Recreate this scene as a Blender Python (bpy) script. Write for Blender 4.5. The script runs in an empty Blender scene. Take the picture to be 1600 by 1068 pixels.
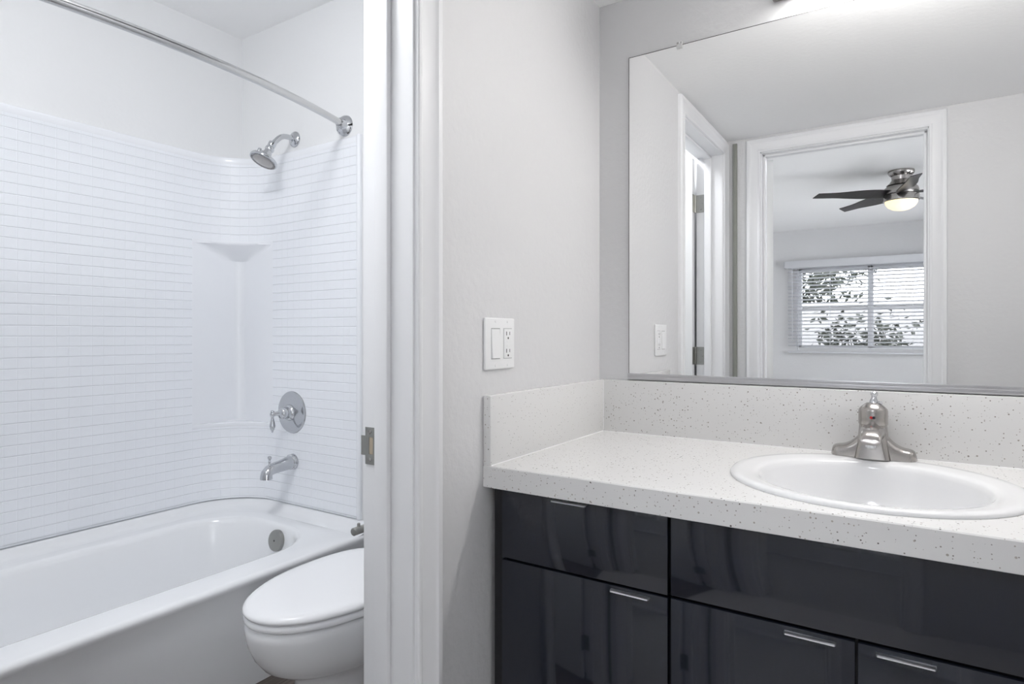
import bpy, bmesh, math, random
from mathutils import Vector, Matrix
random.seed(7)
PI = math.pi
scene = bpy.context.scene
COL = scene.collection

# ------------------------------------------------------------------ camera
HC = 1.10
cam_data = bpy.data.cameras.new('camera')
cam_data.sensor_fit = 'HORIZONTAL'
cam_data.sensor_width = 36.0
cam_data.lens = 36.0 * 961.0 / 1600.0
cam_data.shift_y = -11.0 / 1600.0
cam_data.clip_start = 0.01
cam = bpy.data.objects.new('camera', cam_data)
cam.location = (0.7688, -1.6702, HC)
cam.rotation_euler = (PI / 2, 0, math.radians(32.83))
COL.objects.link(cam)
scene.camera = cam

# ------------------------------------------------------------------ colour management
vs = scene.view_settings
vs.view_transform = 'Standard'
vs.look = 'None'
vs.gamma = 1.0
vs.use_curve_mapping = False
vs.exposure = 0.0

# ------------------------------------------------------------------ light levels
SKY_STRENGTH = 7.2
BATH_LAMP = 59.0
VANITY_LAMP = 60.0
FAN_LAMP = 5.0
BEDROOM_FILL = 27.0
scene.cycles.max_bounces = 14
scene.cycles.diffuse_bounces = 9
scene.cycles.glossy_bounces = 8
scene.cycles.transparent_max_bounces = 12
scene.cycles.sample_clamp_indirect = 6.0

world = bpy.data.worlds.new('overcast_sky')
scene.world = world
world.use_nodes = True
wb = world.node_tree.nodes['Background']
wb.inputs[0].default_value = (0.93, 0.955, 1.0, 1)
wb.inputs[1].default_value = SKY_STRENGTH


# ------------------------------------------------------------------ materials
def setin(node, **kw):
    for k, v in kw.items():
        k = k.replace('_', ' ')
        if k in node.inputs:
            node.inputs[k].default_value = v


def mat(name, color, rough=0.5, metal=0.0, spec=0.5, coat=0.0, coat_rough=0.05,
        bump=None, emit=None, emit_strength=0.0):
    m = bpy.data.materials.new(name)
    m.use_nodes = True
    nt = m.node_tree
    b = nt.nodes['Principled BSDF']
    c = tuple(color) + (1,)
    b.inputs['Base Color'].default_value = c
    b.inputs['Roughness'].default_value = rough
    b.inputs['Metallic'].default_value = metal
    b.inputs['Specular IOR Level'].default_value = spec
    b.inputs['Coat Weight'].default_value = coat
    b.inputs['Coat Roughness'].default_value = coat_rough
    if emit:
        b.inputs['Emission Color'].default_value = tuple(emit) + (1,)
        b.inputs['Emission Strength'].default_value = emit_strength
    if bump:
        scale, strength, dist = bump
        tc = nt.nodes.new('ShaderNodeNewGeometry')
        n = nt.nodes.new('ShaderNodeTexNoise')
        n.inputs['Scale'].default_value = scale
        n.inputs['Detail'].default_value = 3
        bp = nt.nodes.new('ShaderNodeBump')
        bp.inputs['Strength'].default_value = strength
        bp.inputs['Distance'].default_value = dist
        nt.links.new(tc.outputs['Position'], n.inputs['Vector'])
        nt.links.new(n.outputs['Fac'], bp.inputs['Height'])
        nt.links.new(bp.outputs['Normal'], b.inputs['Normal'])
    return m


M = {}
M['wall'] = mat('wall_paint', (0.70, 0.70, 0.708), 0.55, bump=(55, 0.25, 0.006))
M['bathwall'] = mat('bath_wall_paint', (0.80, 0.805, 0.81), 0.5, bump=(55, 0.12, 0.004))
M['ceiling'] = mat('ceiling_paint', (0.92, 0.92, 0.92), 0.6, bump=(60, 0.15, 0.004))
M['trim'] = mat('white_trim_enamel', (0.82, 0.825, 0.84), 0.4)
M['door'] = mat('white_door_enamel', (0.84, 0.85, 0.85), 0.3)
M['gel'] = mat('white_gelcoat', (0.84, 0.855, 0.885), 0.16, spec=0.5)
M['acrylic'] = mat('white_tub_acrylic', (0.85, 0.86, 0.875), 0.14, spec=0.5)
M['porcelain'] = mat('white_porcelain', (0.80, 0.805, 0.815), 0.1, spec=0.55)
M['seat'] = mat('white_seat_plastic', (0.87, 0.875, 0.89), 0.22)
M['chrome'] = mat('polished_chrome', (0.58, 0.59, 0.61), 0.07, metal=1.0)
M['nickel'] = mat('brushed_nickel', (0.42, 0.40, 0.385), 0.22, metal=1.0)
M['nickel2'] = mat('satin_rod_metal', (0.60, 0.60, 0.60), 0.2, metal=1.0)
M['satin'] = mat('satin_grey_metal', (0.36, 0.36, 0.34), 0.32, metal=1.0)
M['alu'] = mat('brushed_aluminium', (0.85, 0.86, 0.88), 0.3, metal=1.0)
M['channel'] = mat('mirror_channel_metal', (0.52, 0.52, 0.54), 0.3, metal=1.0)
M['black'] = mat('black_recess', (0.006, 0.006, 0.007), 0.5)
M['cab'] = mat('charcoal_gloss_lacquer', (0.012, 0.0145, 0.023), 0.06, spec=0.5, coat=0.2, coat_rough=0.03)
M['cabin'] = mat('dark_carcass_board', (0.008, 0.008, 0.010), 0.45)
M['plate'] = mat('white_switch_plastic', (0.88, 0.885, 0.89), 0.3)
M['slot'] = mat('dark_slot', (0.05, 0.05, 0.05), 0.6)
M['gapgrey'] = mat('grey_plate_gap', (0.42, 0.42, 0.43), 0.5)
M['red'] = mat('red_dot', (0.55, 0.02, 0.02), 0.3)
M['blue'] = mat('dark_blue_dot', (0.01, 0.012, 0.03), 0.3)
M['caulk'] = mat('white_caulk', (0.86, 0.86, 0.86), 0.5)
M['blade'] = mat('dark_fan_blade', (0.018, 0.016, 0.018), 0.35)
M['slat'] = mat('white_blind_slat', (0.70, 0.71, 0.74), 0.4)
M['vinyl'] = mat('white_window_vinyl', (0.8, 0.81, 0.83), 0.35)
M['frost'] = mat('frosted_lamp_glass', (0.9, 0.88, 0.82), 0.4, emit=(1.0, 0.98, 0.96), emit_strength=VANITY_LAMP)
M['bathlamp'] = mat('frosted_bath_lamp', (0.9, 0.9, 0.88), 0.4, emit=(0.97, 0.98, 1.0), emit_strength=BATH_LAMP)
M['fanlamp'] = mat('frosted_fan_lamp', (0.9, 0.85, 0.7), 0.4, emit=(1.0, 0.80, 0.45), emit_strength=0.95)
M['bedfill'] = mat('added_fill_lamp_glow', (0.9, 0.9, 0.88), 0.4, emit=(0.93, 0.94, 1.0), emit_strength=BEDROOM_FILL)
M['strip'] = mat('grey_green_strip', (0.27, 0.275, 0.25), 0.45)
M['paintmetal'] = mat('painted_white_metal', (0.84, 0.845, 0.86), 0.3)
M['brass_in'] = mat('raw_wood_mortise', (0.45, 0.38, 0.29), 0.7)
M['clear'] = mat('clear_plastic', (0.7, 0.7, 0.7), 0.2)
M['bark'] = mat('tree_bark', (0.035, 0.03, 0.026), 0.8, bump=(30, 0.5, 0.01))
M['leaf'] = mat('green_leaves', (0.022, 0.030, 0.018), 0.6)
M['leaf2'] = mat('dark_green_leaves', (0.016, 0.021, 0.014), 0.6)
M['garden'] = mat('white_garden_wall', (0.32, 0.32, 0.325), 0.8, bump=(20, 0.3, 0.01))
M['bouncetile'] = mat('pale_bounce_tile', (0.62, 0.61, 0.60), 0.35, bump=(40, 0.05, 0.002))  # unseen vanity floor, made pale to bounce light onto the lower walls
M['carpet'] = mat('pale_bounce_carpet', (0.52, 0.51, 0.49), 0.9, bump=(300, 0.6, 0.006))  # unseen bedroom floor, made a pale carpet to bounce light to the ceiling
M['ground'] = mat('pale_bounce_paving', (0.42, 0.41, 0.39), 0.9, bump=(8, 0.5, 0.03))  # ground lightened to throw daylight up into the bedroom


def mirror_mat():
    m = bpy.data.materials.new('silvered_mirror')
    m.use_nodes = True
    nt = m.node_tree
    nt.nodes.clear()
    g = nt.nodes.new('ShaderNodeBsdfGlossy')
    g.inputs['Color'].default_value = (0.95, 0.955, 0.955, 1)
    g.inputs['Roughness'].default_value = 0.0
    o = nt.nodes.new('ShaderNodeOutputMaterial')
    nt.links.new(g.outputs[0], o.inputs[0])
    return m


def pane_mat():
    m = bpy.data.materials.new('window_glass')
    m.use_nodes = True
    nt = m.node_tree
    nt.nodes.clear()
    t = nt.nodes.new('ShaderNodeBsdfTransparent')
    t.inputs[0].default_value = (0.95, 0.95, 0.95, 1)
    g = nt.nodes.new('ShaderNodeBsdfGlossy')
    g.inputs['Roughness'].default_value = 0.01
    f = nt.nodes.new('ShaderNodeFresnel')
    f.inputs[0].default_value = 1.45
    mx = nt.nodes.new('ShaderNodeMixShader')
    o = nt.nodes.new('ShaderNodeOutputMaterial')
    nt.links.new(f.outputs[0], mx.inputs[0])
    nt.links.new(t.outputs[0], mx.inputs[1])
    nt.links.new(g.outputs[0], mx.inputs[2])
    nt.links.new(mx.outputs[0], o.inputs[0])
    return m


M['mirror'] = mirror_mat()
M['pane'] = pane_mat()


def tile_mat():
    """white gelcoat with moulded square tile grooves; UV is in metres"""
    m = mat('moulded_tile_gelcoat', (0.84, 0.86, 0.895), 0.15, spec=0.5)
    nt = m.node_tree
    N, L = nt.nodes, nt.links
    uv = N.new('ShaderNodeUVMap')
    uv.uv_map = 'UVMap'
    sep = N.new('ShaderNodeSeparateXYZ')
    L.new(uv.outputs[0], sep.inputs[0])

    def groove(sock, pitch, width):
        d = N.new('ShaderNodeMath'); d.operation = 'DIVIDE'; d.inputs[1].default_value = pitch
        L.new(sock, d.inputs[0])
        fr = N.new('ShaderNodeMath'); fr.operation = 'FRACT'
        L.new(d.outputs[0], fr.inputs[0])
        s = N.new('ShaderNodeMath'); s.operation = 'SUBTRACT'; s.inputs[1].default_value = 0.5
        L.new(fr.outputs[0], s.inputs[0])
        a = N.new('ShaderNodeMath'); a.operation = 'ABSOLUTE'
        L.new(s.outputs[0], a.inputs[0])
        mr = N.new('ShaderNodeMapRange'); mr.interpolation_type = 'SMOOTHSTEP'
        mr.inputs['From Min'].default_value = 0.5 - width / pitch
        mr.inputs['From Max'].default_value = 0.5
        mr.inputs['To Min'].default_value = 1.0
        mr.inputs['To Max'].default_value = 0.0
        L.new(a.outputs[0], mr.inputs['Value'])
        return mr.outputs[0]
    gu = groove(sep.outputs[0], 0.0375, 0.0026)
    gv = groove(sep.outputs[1], 0.0365, 0.0028)
    gs = N.new('ShaderNodeMapRange')
    gs.inputs['To Min'].default_value = 0.74
    L.new(gu, gs.inputs['Value'])
    mn = N.new('ShaderNodeMath'); mn.operation = 'MINIMUM'
    L.new(gs.outputs[0], mn.inputs[0]); L.new(gv, mn.inputs[1])
    bp = N.new('ShaderNodeBump')
    bp.inputs['Strength'].default_value = 0.8
    bp.inputs['Distance'].default_value = 0.0019
    L.new(mn.outputs[0], bp.inputs['Height'])
    L.new(bp.outputs[0], N['Principled BSDF'].inputs['Normal'])
    return m


M['tile'] = tile_mat()


def speckle_mat():
    m = mat('speckled_solid_surface', (0.75, 0.747, 0.74), 0.22, spec=0.5)
    nt = m.node_tree
    N, L = nt.nodes, nt.links
    geo = N.new('ShaderNodeNewGeometry')

    def specks(scale, rmax, seed, thresh):
        mp = N.new('ShaderNodeMapping')
        mp.inputs['Location'].default_value = (seed, seed * 0.7, seed * 1.3)
        L.new(geo.outputs['Position'], mp.inputs['Vector'])
        v = N.new('ShaderNodeTexVoronoi')
        v.inputs['Scale'].default_value = scale
        L.new(mp.outputs[0], v.inputs['Vector'])
        sx = N.new('ShaderNodeSeparateColor')
        L.new(v.outputs['Color'], sx.inputs[0])
        rad = N.new('ShaderNodeMapRange')
        rad.inputs['From Min'].default_value = thresh
        rad.inputs['From Max'].default_value = 1.0
        rad.inputs['To Min'].default_value = 0.0
        rad.inputs['To Max'].default_value = rmax
        L.new(sx.outputs[0], rad.inputs['Value'])
        lt = N.new('ShaderNodeMath'); lt.operation = 'LESS_THAN'
        L.new(v.outputs['Distance'], lt.inputs[0])
        L.new(rad.outputs[0], lt.inputs[1])
        return lt.outputs[0], sx.outputs[1]
    base = (0.75, 0.747, 0.74, 1)
    s1, c1 = specks(130, 0.255, 3.1, 0.3)
    s2, c2 = specks(205, 0.265, 9.7, 0.5)
    ramp = N.new('ShaderNodeValToRGB')
    ramp.color_ramp.elements[0].color = (0.10, 0.09, 0.085, 1)
    ramp.color_ramp.elements[1].color = (0.46, 0.43, 0.39, 1)
    L.new(c1, ramp.inputs[0])
    mx = N.new('ShaderNodeMix'); mx.data_type = 'RGBA'
    mx.inputs[6].default_value = base
    L.new(s1, mx.inputs[0]); L.new(ramp.outputs[0], mx.inputs[7])
    ramp2 = N.new('ShaderNodeValToRGB')
    ramp2.color_ramp.elements[0].color = (0.24, 0.22, 0.21, 1)
    ramp2.color_ramp.elements[1].color = (0.52, 0.50, 0.47, 1)
    L.new(c2, ramp2.inputs[0])
    mx2 = N.new('ShaderNodeMix'); mx2.data_type = 'RGBA'
    L.new(s2, mx2.inputs[0]); L.new(mx.outputs[2], mx2.inputs[6]); L.new(ramp2.outputs[0], mx2.inputs[7])
    L.new(mx2.outputs[2], N['Principled BSDF'].inputs['Base Color'])
    return m


M['speckle'] = speckle_mat()


def wood_mat():
    m = mat('grey_brown_plank', (0.16, 0.12, 0.09), 0.4)
    nt = m.node_tree
    N, L = nt.nodes, nt.links
    geo = N.new('ShaderNodeNewGeometry')
    mp = N.new('ShaderNodeMapping')
    mp.inputs['Rotation'].default_value = (0, 0, PI / 2)
    L.new(geo.outputs['Position'], mp.inputs['Vector'])
    br = N.new('ShaderNodeTexBrick')
    br.inputs['Color1'].default_value = (0.12, 0.10, 0.088, 1)
    br.inputs['Color2'].default_value = (0.18, 0.15, 0.135, 1)
    br.inputs['Mortar'].default_value = (0.04, 0.03, 0.025, 1)
    br.inputs['Scale'].default_value = 1.0
    br.inputs['Brick Width'].default_value = 1.1
    br.inputs['Row Height'].default_value = 0.15
    br.inputs['Mortar Size'].default_value = 0.0015
    L.new(mp.outputs[0], br.inputs['Vector'])
    mp2 = N.new('ShaderNodeMapping')
    mp2.inputs['Scale'].default_value = (60, 3, 1)
    L.new(geo.outputs['Position'], mp2.inputs['Vector'])
    no = N.new('ShaderNodeTexNoise')
    no.inputs['Scale'].default_value = 1.5
    no.inputs['Detail'].default_value = 6
    L.new(mp2.outputs[0], no.inputs['Vector'])
    mx = N.new('ShaderNodeMix'); mx.data_type = 'RGBA'; mx.blend_type = 'MULTIPLY'
    mx.inputs[0].default_value = 0.8
    rp = N.new('ShaderNodeValToRGB')
    rp.color_ramp.elements[0].position = 0.35
    rp.color_ramp.elements[0].color = (0.4, 0.38, 0.36, 1)
    rp.color_ramp.elements[1].position = 0.65
    L.new(no.outputs['Fac'], rp.inputs[0])
    L.new(br.outputs[0], mx.inputs[6]); L.new(rp.outputs[0], mx.inputs[7])
    L.new(mx.outputs[2], N['Principled BSDF'].inputs['Base Color'])
    return m


M['wood'] = wood_mat()


# ------------------------------------------------------------------ mesh helpers
class MB:
    def __init__(self):
        self.bm = bmesh.new()

    def box(self, x0, x1, y0, y1, z0, z1, bev=0.0, seg=2):
        ret = bmesh.ops.create_cube(self.bm, size=1.0)
        vs_ = ret['verts']
        for v in vs_:
            v.co = Vector(((x0 + x1) / 2 + v.co.x * (x1 - x0), (y0 + y1) / 2 + v.co.y * (y1 - y0),
                           (z0 + z1) / 2 + v.co.z * (z1 - z0)))
        if bev > 0:
            es = set()
            for v in vs_:
                es.update(v.link_edges)
            bmesh.ops.bevel(self.bm, geom=list(es), offset=bev, segments=seg, profile=0.5, affect='EDGES')
        return self

    def loft(self, rings, closed=True, cap0=True, cap1=True):
        bm = self.bm
        vr = [[bm.verts.new(p) for p in r] for r in rings]
        n = len(vr[0])
        for i in range(len(vr) - 1):
            a, b = vr[i], vr[i + 1]
            for j in range(n if closed else n - 1):
                k = (j + 1) % n
                bm.faces.new((a[j], a[k], b[k], b[j]))
        if closed and cap0:
            bm.faces.new(list(reversed(vr[0])))
        if closed and cap1:
            bm.faces.new(vr[-1])
        return self

    def lathe(self, prof, origin, axis=(0, 0, 1), n=40, cap0=True, cap1=True, sx=1.0, sy=1.0):
        ax = Vector(axis).normalized()
        q = ax.to_track_quat('Z', 'Y')
        o = Vector(origin)
        rings = []
        for r, h in prof:
            r = max(r, 1e-5)
            rings.append([o + q @ Vector((r * sx * math.cos(2 * PI * i / n), r * sy * math.sin(2 * PI * i / n), h))
                          for i in range(n)])
        return self.loft(rings, True, cap0, cap1)

    def tube(self, path, rad, n=20, caps=True):
        pts = [Vector(p) for p in path]
        if not isinstance(rad, (list, tuple)):
            rad = [rad] * len(pts)
        up = None
        rings = []
        for i, p in enumerate(pts):
            t = (pts[min(i + 1, len(pts) - 1)] - pts[max(i - 1, 0)]).normalized()
            if up is None:
                up = Vector((0, 0, 1)) if abs(t.z) < 0.9 else Vector((0, 1, 0))
            s = t.cross(up).normalized()
            up = s.cross(t).normalized()
            rings.append([p + rad[i] * (math.cos(2 * PI * k / n) * s + math.sin(2 * PI * k / n) * up) for k in range(n)])
        return self.loft(rings, True, caps, caps)

    def xform(self, mtx):
        bmesh.ops.transform(self.bm, matrix=mtx, verts=self.bm.verts)
        return self

    def build(self, name, material, parent=None, smooth=True, angle=35, fix=True):
        if fix:
            bmesh.ops.recalc_face_normals(self.bm, faces=self.bm.faces)
        me = bpy.data.meshes.new(name)
        self.bm.to_mesh(me)
        self.bm.free()
        me.materials.append(material)
        if smooth:
            for p in me.polygons:
                p.use_smooth = True
            me.set_sharp_from_angle(angle=math.radians(angle))
        o = bpy.data.objects.new(name, me)
        COL.objects.link(o)
        if parent is not None:
            o.parent = parent
            o.matrix_parent_inverse = Matrix.Translation(-Vector(parent.location)) if parent.parent is None else Matrix()
        return o


def tag(o, label=None, cat=None, group=None, kind=None):
    if label: o['label'] = label
    if cat: o['category'] = cat
    if group: o['group'] = group
    if kind: o['kind'] = kind
    return o


def thing(name, loc, label, cat, group=None):
    o = bpy.data.objects.new(name, None)
    o.empty_display_size = 0.05
    o.location = loc
    COL.objects.link(o)
    return tag(o, label, cat, group)


def sub(o, parent):
    """make o a sub-part of the part `parent` (geometry is already in world space)"""
    o.parent = parent
    # the part's own world matrix is identity (its parent inverse cancels the thing's location)
    o.matrix_parent_inverse = Matrix()
    return o


def struct(o):
    o['kind'] = 'structure'
    return o


def rrect(x0, x1, y0, y1, r, z, n=8):
    pts = []
    for cx, cy, a0 in ((x1 - r, y1 - r, 0), (x0 + r, y1 - r, PI / 2), (x0 + r, y0 + r, PI), (x1 - r, y0 + r, 1.5 * PI)):
        for i in range(n + 1):
            a = a0 + (PI / 2) * i / n
            pts.append(Vector((cx + r * math.cos(a), cy + r * math.sin(a), z)))
    return pts


def ellipse(cx, cy, a, b, z, n=72, p=2.0):
    pts = []
    for i in range(n):
        t = 2 * PI * i / n
        c, s = math.cos(t), math.sin(t)
        pts.append(Vector((cx + a * math.copysign(abs(c) ** (2 / p), c), cy + b * math.copysign(abs(s) ** (2 / p), s), z)))
    return pts


# ------------------------------------------------------------------ dimensions
YE0, YE1 = -1.625, -1.525          # wall with the bedroom doorway
XW = -0.115                        # bathroom face of the partition
XC = -1.7575                       # wall behind the tub
XR = 1.40                          # right end of the vanity alcove
ZC = 2.068                         # vanity ceiling
ZB = 2.43                          # bathroom and bedroom ceiling
YG = -6.9                          # bedroom window wall
BX0, BX1 = -2.3, 2.5               # bedroom sides
DY0, DY1 = -1.443, -0.816           # bathroom doorway
DX0, DX1 = 0.165, 0.836            # bedroom doorway
ZH = 1.985                         # door heads

# ------------------------------------------------------------------ setting
struct(MB().box(XW + .05, XR + .1, YE0 + .06, .12, -.06, 0).build('floor', M['bouncetile'], smooth=False))
struct(MB().box(BX0 - .1, XW + .05, YE0 + .06, .12, -.06, 0).build('floor_bathroom', M['wood'], smooth=False))
struct(MB().box(BX0 - .1, BX1 + .1, YG - .15, YE0 + .06, -.06, 0).build('floor_bedroom', M['carpet'], smooth=False))
struct(MB().box(-.115, XR + .1, YE1, .12, ZC, ZB + .1).build('ceiling', M['ceiling'], smooth=False))
struct(MB().box(XC - .12, -.115, YE1, .12, ZB, ZB + .1).build('ceiling_bathroom', M['ceiling'], smooth=False))
struct(MB().box(BX0 - .1, BX1 + .1, YG - .15, YE1, ZB, ZB + .1).build('ceiling_bedroom', M['ceiling'], smooth=False))
struct(MB().box(-.115, XR + .1, 0, .12, 0, ZC).build('wall_mirror_side', M['wall'], smooth=False))
struct(MB().box(XC - .12, -.115, 0, .12, 0, ZB).build('wall_shower_side', M['bathwall'], smooth=False))
struct(MB().box(XC - .12, XC, YE1, 0, 0, ZB).build('wall_tub_side', M['bathwall'], smooth=False))
struct(MB().box(XR, XR + .1, YE1, 0, 0, ZC).build('wall_right', M['wall'], smooth=False))
w = MB()
w.box(XW, 0, DY1 + .02, 0, 0, ZC)
w.box(XW, 0, YE1, DY0 - .02, 0, ZC)
w.box(XW, 0, DY0 - .02, DY1 + .02, ZH + .02, ZC)
struct(w.build('wall_partition', M['wall'], smooth=False))
struct(MB().box(XW, XW + .02, YE1, 0, ZC, ZB).build('wall_partition_upper', M['bathwall'], smooth=False))
w = MB()
w.box(BX0, DX0 - .02, YE0, YE1, 0, ZB)
w.box(DX1 + .02, BX1, YE0, YE1, 0, ZB)
w.box(DX0 - .02, DX1 + .02, YE0, YE1, ZH + .02, ZB)
struct(w.build('wall_doorway_side', M['wall'], smooth=False))
struct(MB().box(BX0 - .1, BX0, YG - .15, YE0 + .1, 0, ZB).build('wall_bedroom_left', M['wall'], smooth=False))
w = MB()
PY_0, PY_1, PZ_1 = -6.4, -2.6, 2.15  # opening for the added glazed door that brings in fill daylight
w.box(BX1, BX1 + .1, YG - .15, PY_0, 0, ZB)
w.box(BX1, BX1 + .1, PY_1, YE0 + .1, 0, ZB)
w.box(BX1, BX1 + .1, PY_0, PY_1, PZ_1, ZB)
struct(w.build('wall_bedroom_right', M['wall'], smooth=False))
WX0, WX1, WZ0, WZ1 = -0.43, 1.19, 0.93, 1.94
w = MB()
w.box(BX0, WX0, YG - .15, YG, 0, ZB)
w.box(WX1, BX1, YG - .15, YG, 0, ZB)
w.box(WX0, WX1, YG - .15, YG, 0, WZ0)
w.box(WX0, WX1, YG - .15, YG, WZ1, ZB)
struct(w.build('wall_bedroom_window', M['wall'], smooth=False))
# baseboards of the bedroom wall and the alcove
struct(MB().box(BX0, BX1, YG, YG + .014, 0, .09, .004).build('baseboard_bedroom', M['trim']))

PROF = [(0, 0), (0, .008), (.002, .0105), (.006, .0115), (.010, .0105), (.012, .009), (.016, .0095), (.040, .013),
        (.045, .0155), (.049, .0175), (.058, .0175), (.062, .016), (.064, .012), (.064, 0)]


def casing(name, s0, s1, ztop, fn):
    rings = []
    r_ = .005
    for a, b in ((0, 0), (0, 1), (1, 1), (1, 0)):
        ring = []
        for u, h in PROF:
            s = (s0 - r_ - u) if a == 0 else (s1 + r_ + u)
            z = ztop + r_ + u if b else 0.0
            ring.append(fn(s, z, h))
        rings.append(ring)
    return struct(MB().loft(rings).build(name, M['trim'], angle=25))


def jamb_set(name, axis, a0, a1, d0, d1, st0, st1, ztop):
    """jamb boards and stops; a = along the wall, d = through the wall"""
    mb = MB()
    def bx(p0, p1, q0, q1, z0, z1, bev):
        if axis == 'y': mb.box(q0, q1, p0, p1, z0, z1, bev)
        else: mb.box(p0, p1, q0, q1, z0, z1, bev)
    bx(a0 - .0199, a0, d0, d1, 0, ztop + .0199, .0012)
    bx(a1, a1 + .0199, d0, d1, 0, ztop + .0199, .0012)
    bx(a0 - .0199, a1 + .0199, d0, d1, ztop, ztop + .0199, .0012)
    bx(a0, a0 + .013, st0, st1, 0, ztop, .004)
    bx(a1 - .013, a1, st0, st1, 0, ztop, .004)
    bx(a0, a1, st0, st1, ztop - .013, ztop, .004)
    return struct(mb.build(name, M['trim']))


frame_bath = jamb_set('trim_1', 'y', DY0, DY1, -.128, 0.0, -.088, -.053, ZH)
casing('trim_2', DY0, DY1, ZH, lambda s, z, h: Vector((h, s, z)))
casing('trim_3', DY0, DY1, ZH, lambda s, z, h: Vector((XW - h, s, z)))
frame_bed = jamb_set('trim_4', 'x', DX0, DX1, YE0, YE1, YE0 + .037, YE0 + .072, ZH)
casing('trim_5', DX0, DX1, ZH, lambda s, z, h: Vector((s, YE1 + h, z)))
casing('trim_6', DX0, DX1, ZH, lambda s, z, h: Vector((s, YE0 - h, z)))
struct(MB().box(.031, .051, YE1, YE1 + .012, 0, 2.05, .001).build('trim_7', M['strip']))

# strike plate let into the near jamb of the bathroom door
YJ = DY1
st = MB()
zc_ = .8848
sx0, sx1 = -.122, -.0978
# plate with a latch hole: four bars
hx0, hx1, hz0, hz1 = -.1115, -.1015, zc_ - .016, zc_ + .017
st.box(sx0, hx0, YJ - .0015, YJ + .001, zc_ - .036, zc_ + .036)
st.box(hx1, sx1, YJ - .0015, YJ + .001, zc_ - .036, zc_ + .036)
st.box(hx0, hx1, YJ - .0015, YJ + .001, zc_ - .036, hz0)
st.box(hx0, hx1, YJ - .0015, YJ + .001, hz1, zc_ + .036)
st.box(-.1335, sx0, YJ - .0015, YJ + .001, zc_ - .019, zc_ + .019, .0005)
strike = st.build('strike_plate', M['satin'], frame_bath, smooth=False)
strike['label'] = 'grey metal strike plate'
o = MB().box(hx0, hx1, YJ - .0007, YJ + .0005, hz0, hz1).build('latch_hole', M['brass_in'], smooth=False)
sub(o, strike)
for dz in (-.027, .027):
    o = MB().lathe([(.0036, 0), (.0030, .0012), (.0, .0014)], (-.110, YJ - .0014, zc_ + dz), (0, -1, 0), 16).build('screw', M['nickel'])
    sub(o, strike)

# ------------------------------------------------------------------ bathroom door, standing open
HX, HY = -.134, DY0 + .004
ang = math.radians(93)
door1 = thing('door_1', (HX, HY, 0), 'white door standing open into the bathroom, seen in the mirror', 'door')
struct(door1)
rot = Matrix.Translation((HX, HY, 0)) @ Matrix.Rotation(ang, 4, 'Z') @ Matrix.Translation((-HX, -HY, 0))
d = MB().box(HX + .006, HX + .041, HY, HY + .605, .012, ZH - .006, .0015)
d.xform(rot).build('door_leaf', M['door'], door1)
for hz in (1.757, .996, .22):
    h = MB()
    # leaf on the jamb with rounded corners
    def leaf(mb, x0, x1, y0, y1, z0, z1):
        mb.box(x0, x1, y0, y1, z0, z1, .0009, 1)
    leaf(h, HX + .004, HX + .046, DY0, DY0 + .0025, hz - .044, hz + .044)
    h.lathe([(.0, -.046), (.004, -.045), (.0062, -.043), (.0062, .043), (.004, .045), (.0, .046)], (HX, HY, hz), (0, 0, 1), 16)
    h2 = MB()
    leaf(h2, HX + .006, HX + .041, HY - .0022, HY + .0003, hz - .044, hz + .044)
    h2.xform(rot)
    me = bpy.data.meshes.new('t'); h2.bm.to_mesh(me); h2.bm.free(); h.bm.from_mesh(me); bpy.data.meshes.remove(me)
    for dz in (-.03, 0, .03):
        h.lathe([(.004, 0), (.003, .001), (.0, .0012)], (HX + .028 + (.008 if dz == 0 else 0), DY0 + .0025, hz + dz), (0, 1, 0), 12)
    ho = h.build('hinge', M['satin'], door1)
    ho['label'] = 'satin grey hinge'
k = MB()
for sgn, xx in ((1, HX + .041), (-1, HX + .006)):
    k.lathe([(.031, 0), (.031, .004), (.026, .008), (.012, .010), (.011, .034), (.022, .042), (.027, .054), (.022, .064), (.0, .067)],
            (xx, HY + .545, .885), (sgn, 0, 0), 28)
k.xform(rot).build('door_knob', M['nickel'], door1)

# bedroom door, swung right back into the bedroom
HX2, HY2 = DX0 - .002, YE0 - .004
door2 = thing('door_2', (HX2, HY2, 0), 'white bedroom door folded back behind the doorway, its edge seen in the mirror', 'door')
struct(door2)
rot2 = Matrix.Translation((HX2, HY2, 0)) @ Matrix.Rotation(math.radians(-118), 4, 'Z') @ Matrix.Translation((-HX2, -HY2, 0))
d = MB().box(HX2 + .001, HX2 + .66, HY2 + .004, HY2 + .039, .012, ZH - .006, .0015)
d.xform(rot2).build('door_leaf', M['door'], door2)
for hz in (1.74, .99, .22):
    h = MB()
    h.lathe([(.0, -.046), (.006, -.044), (.0068, -.04), (.0068, .04), (.006, .044), (.0, .046)], (HX2, HY2, hz), (0, 0, 1), 16)
    h.box(DX0 - .0005, DX0 + .002, YE0, YE0 + .036, hz - .044, hz + .044, .0008, 1)
    h.build('hinge', M['paintmetal'], door2)
k = MB()
k.lathe([(.031, 0), (.031, .004), (.026, .008), (.012, .010), (.011, .034), (.022, .042), (.027, .054), (.022, .064), (.0, .067)],
        (HX2 + .6, HY2 + .039, .885), (0, 1, 0), 28)
k.xform(rot2).build('door_knob', M['nickel'], door2)

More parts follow.
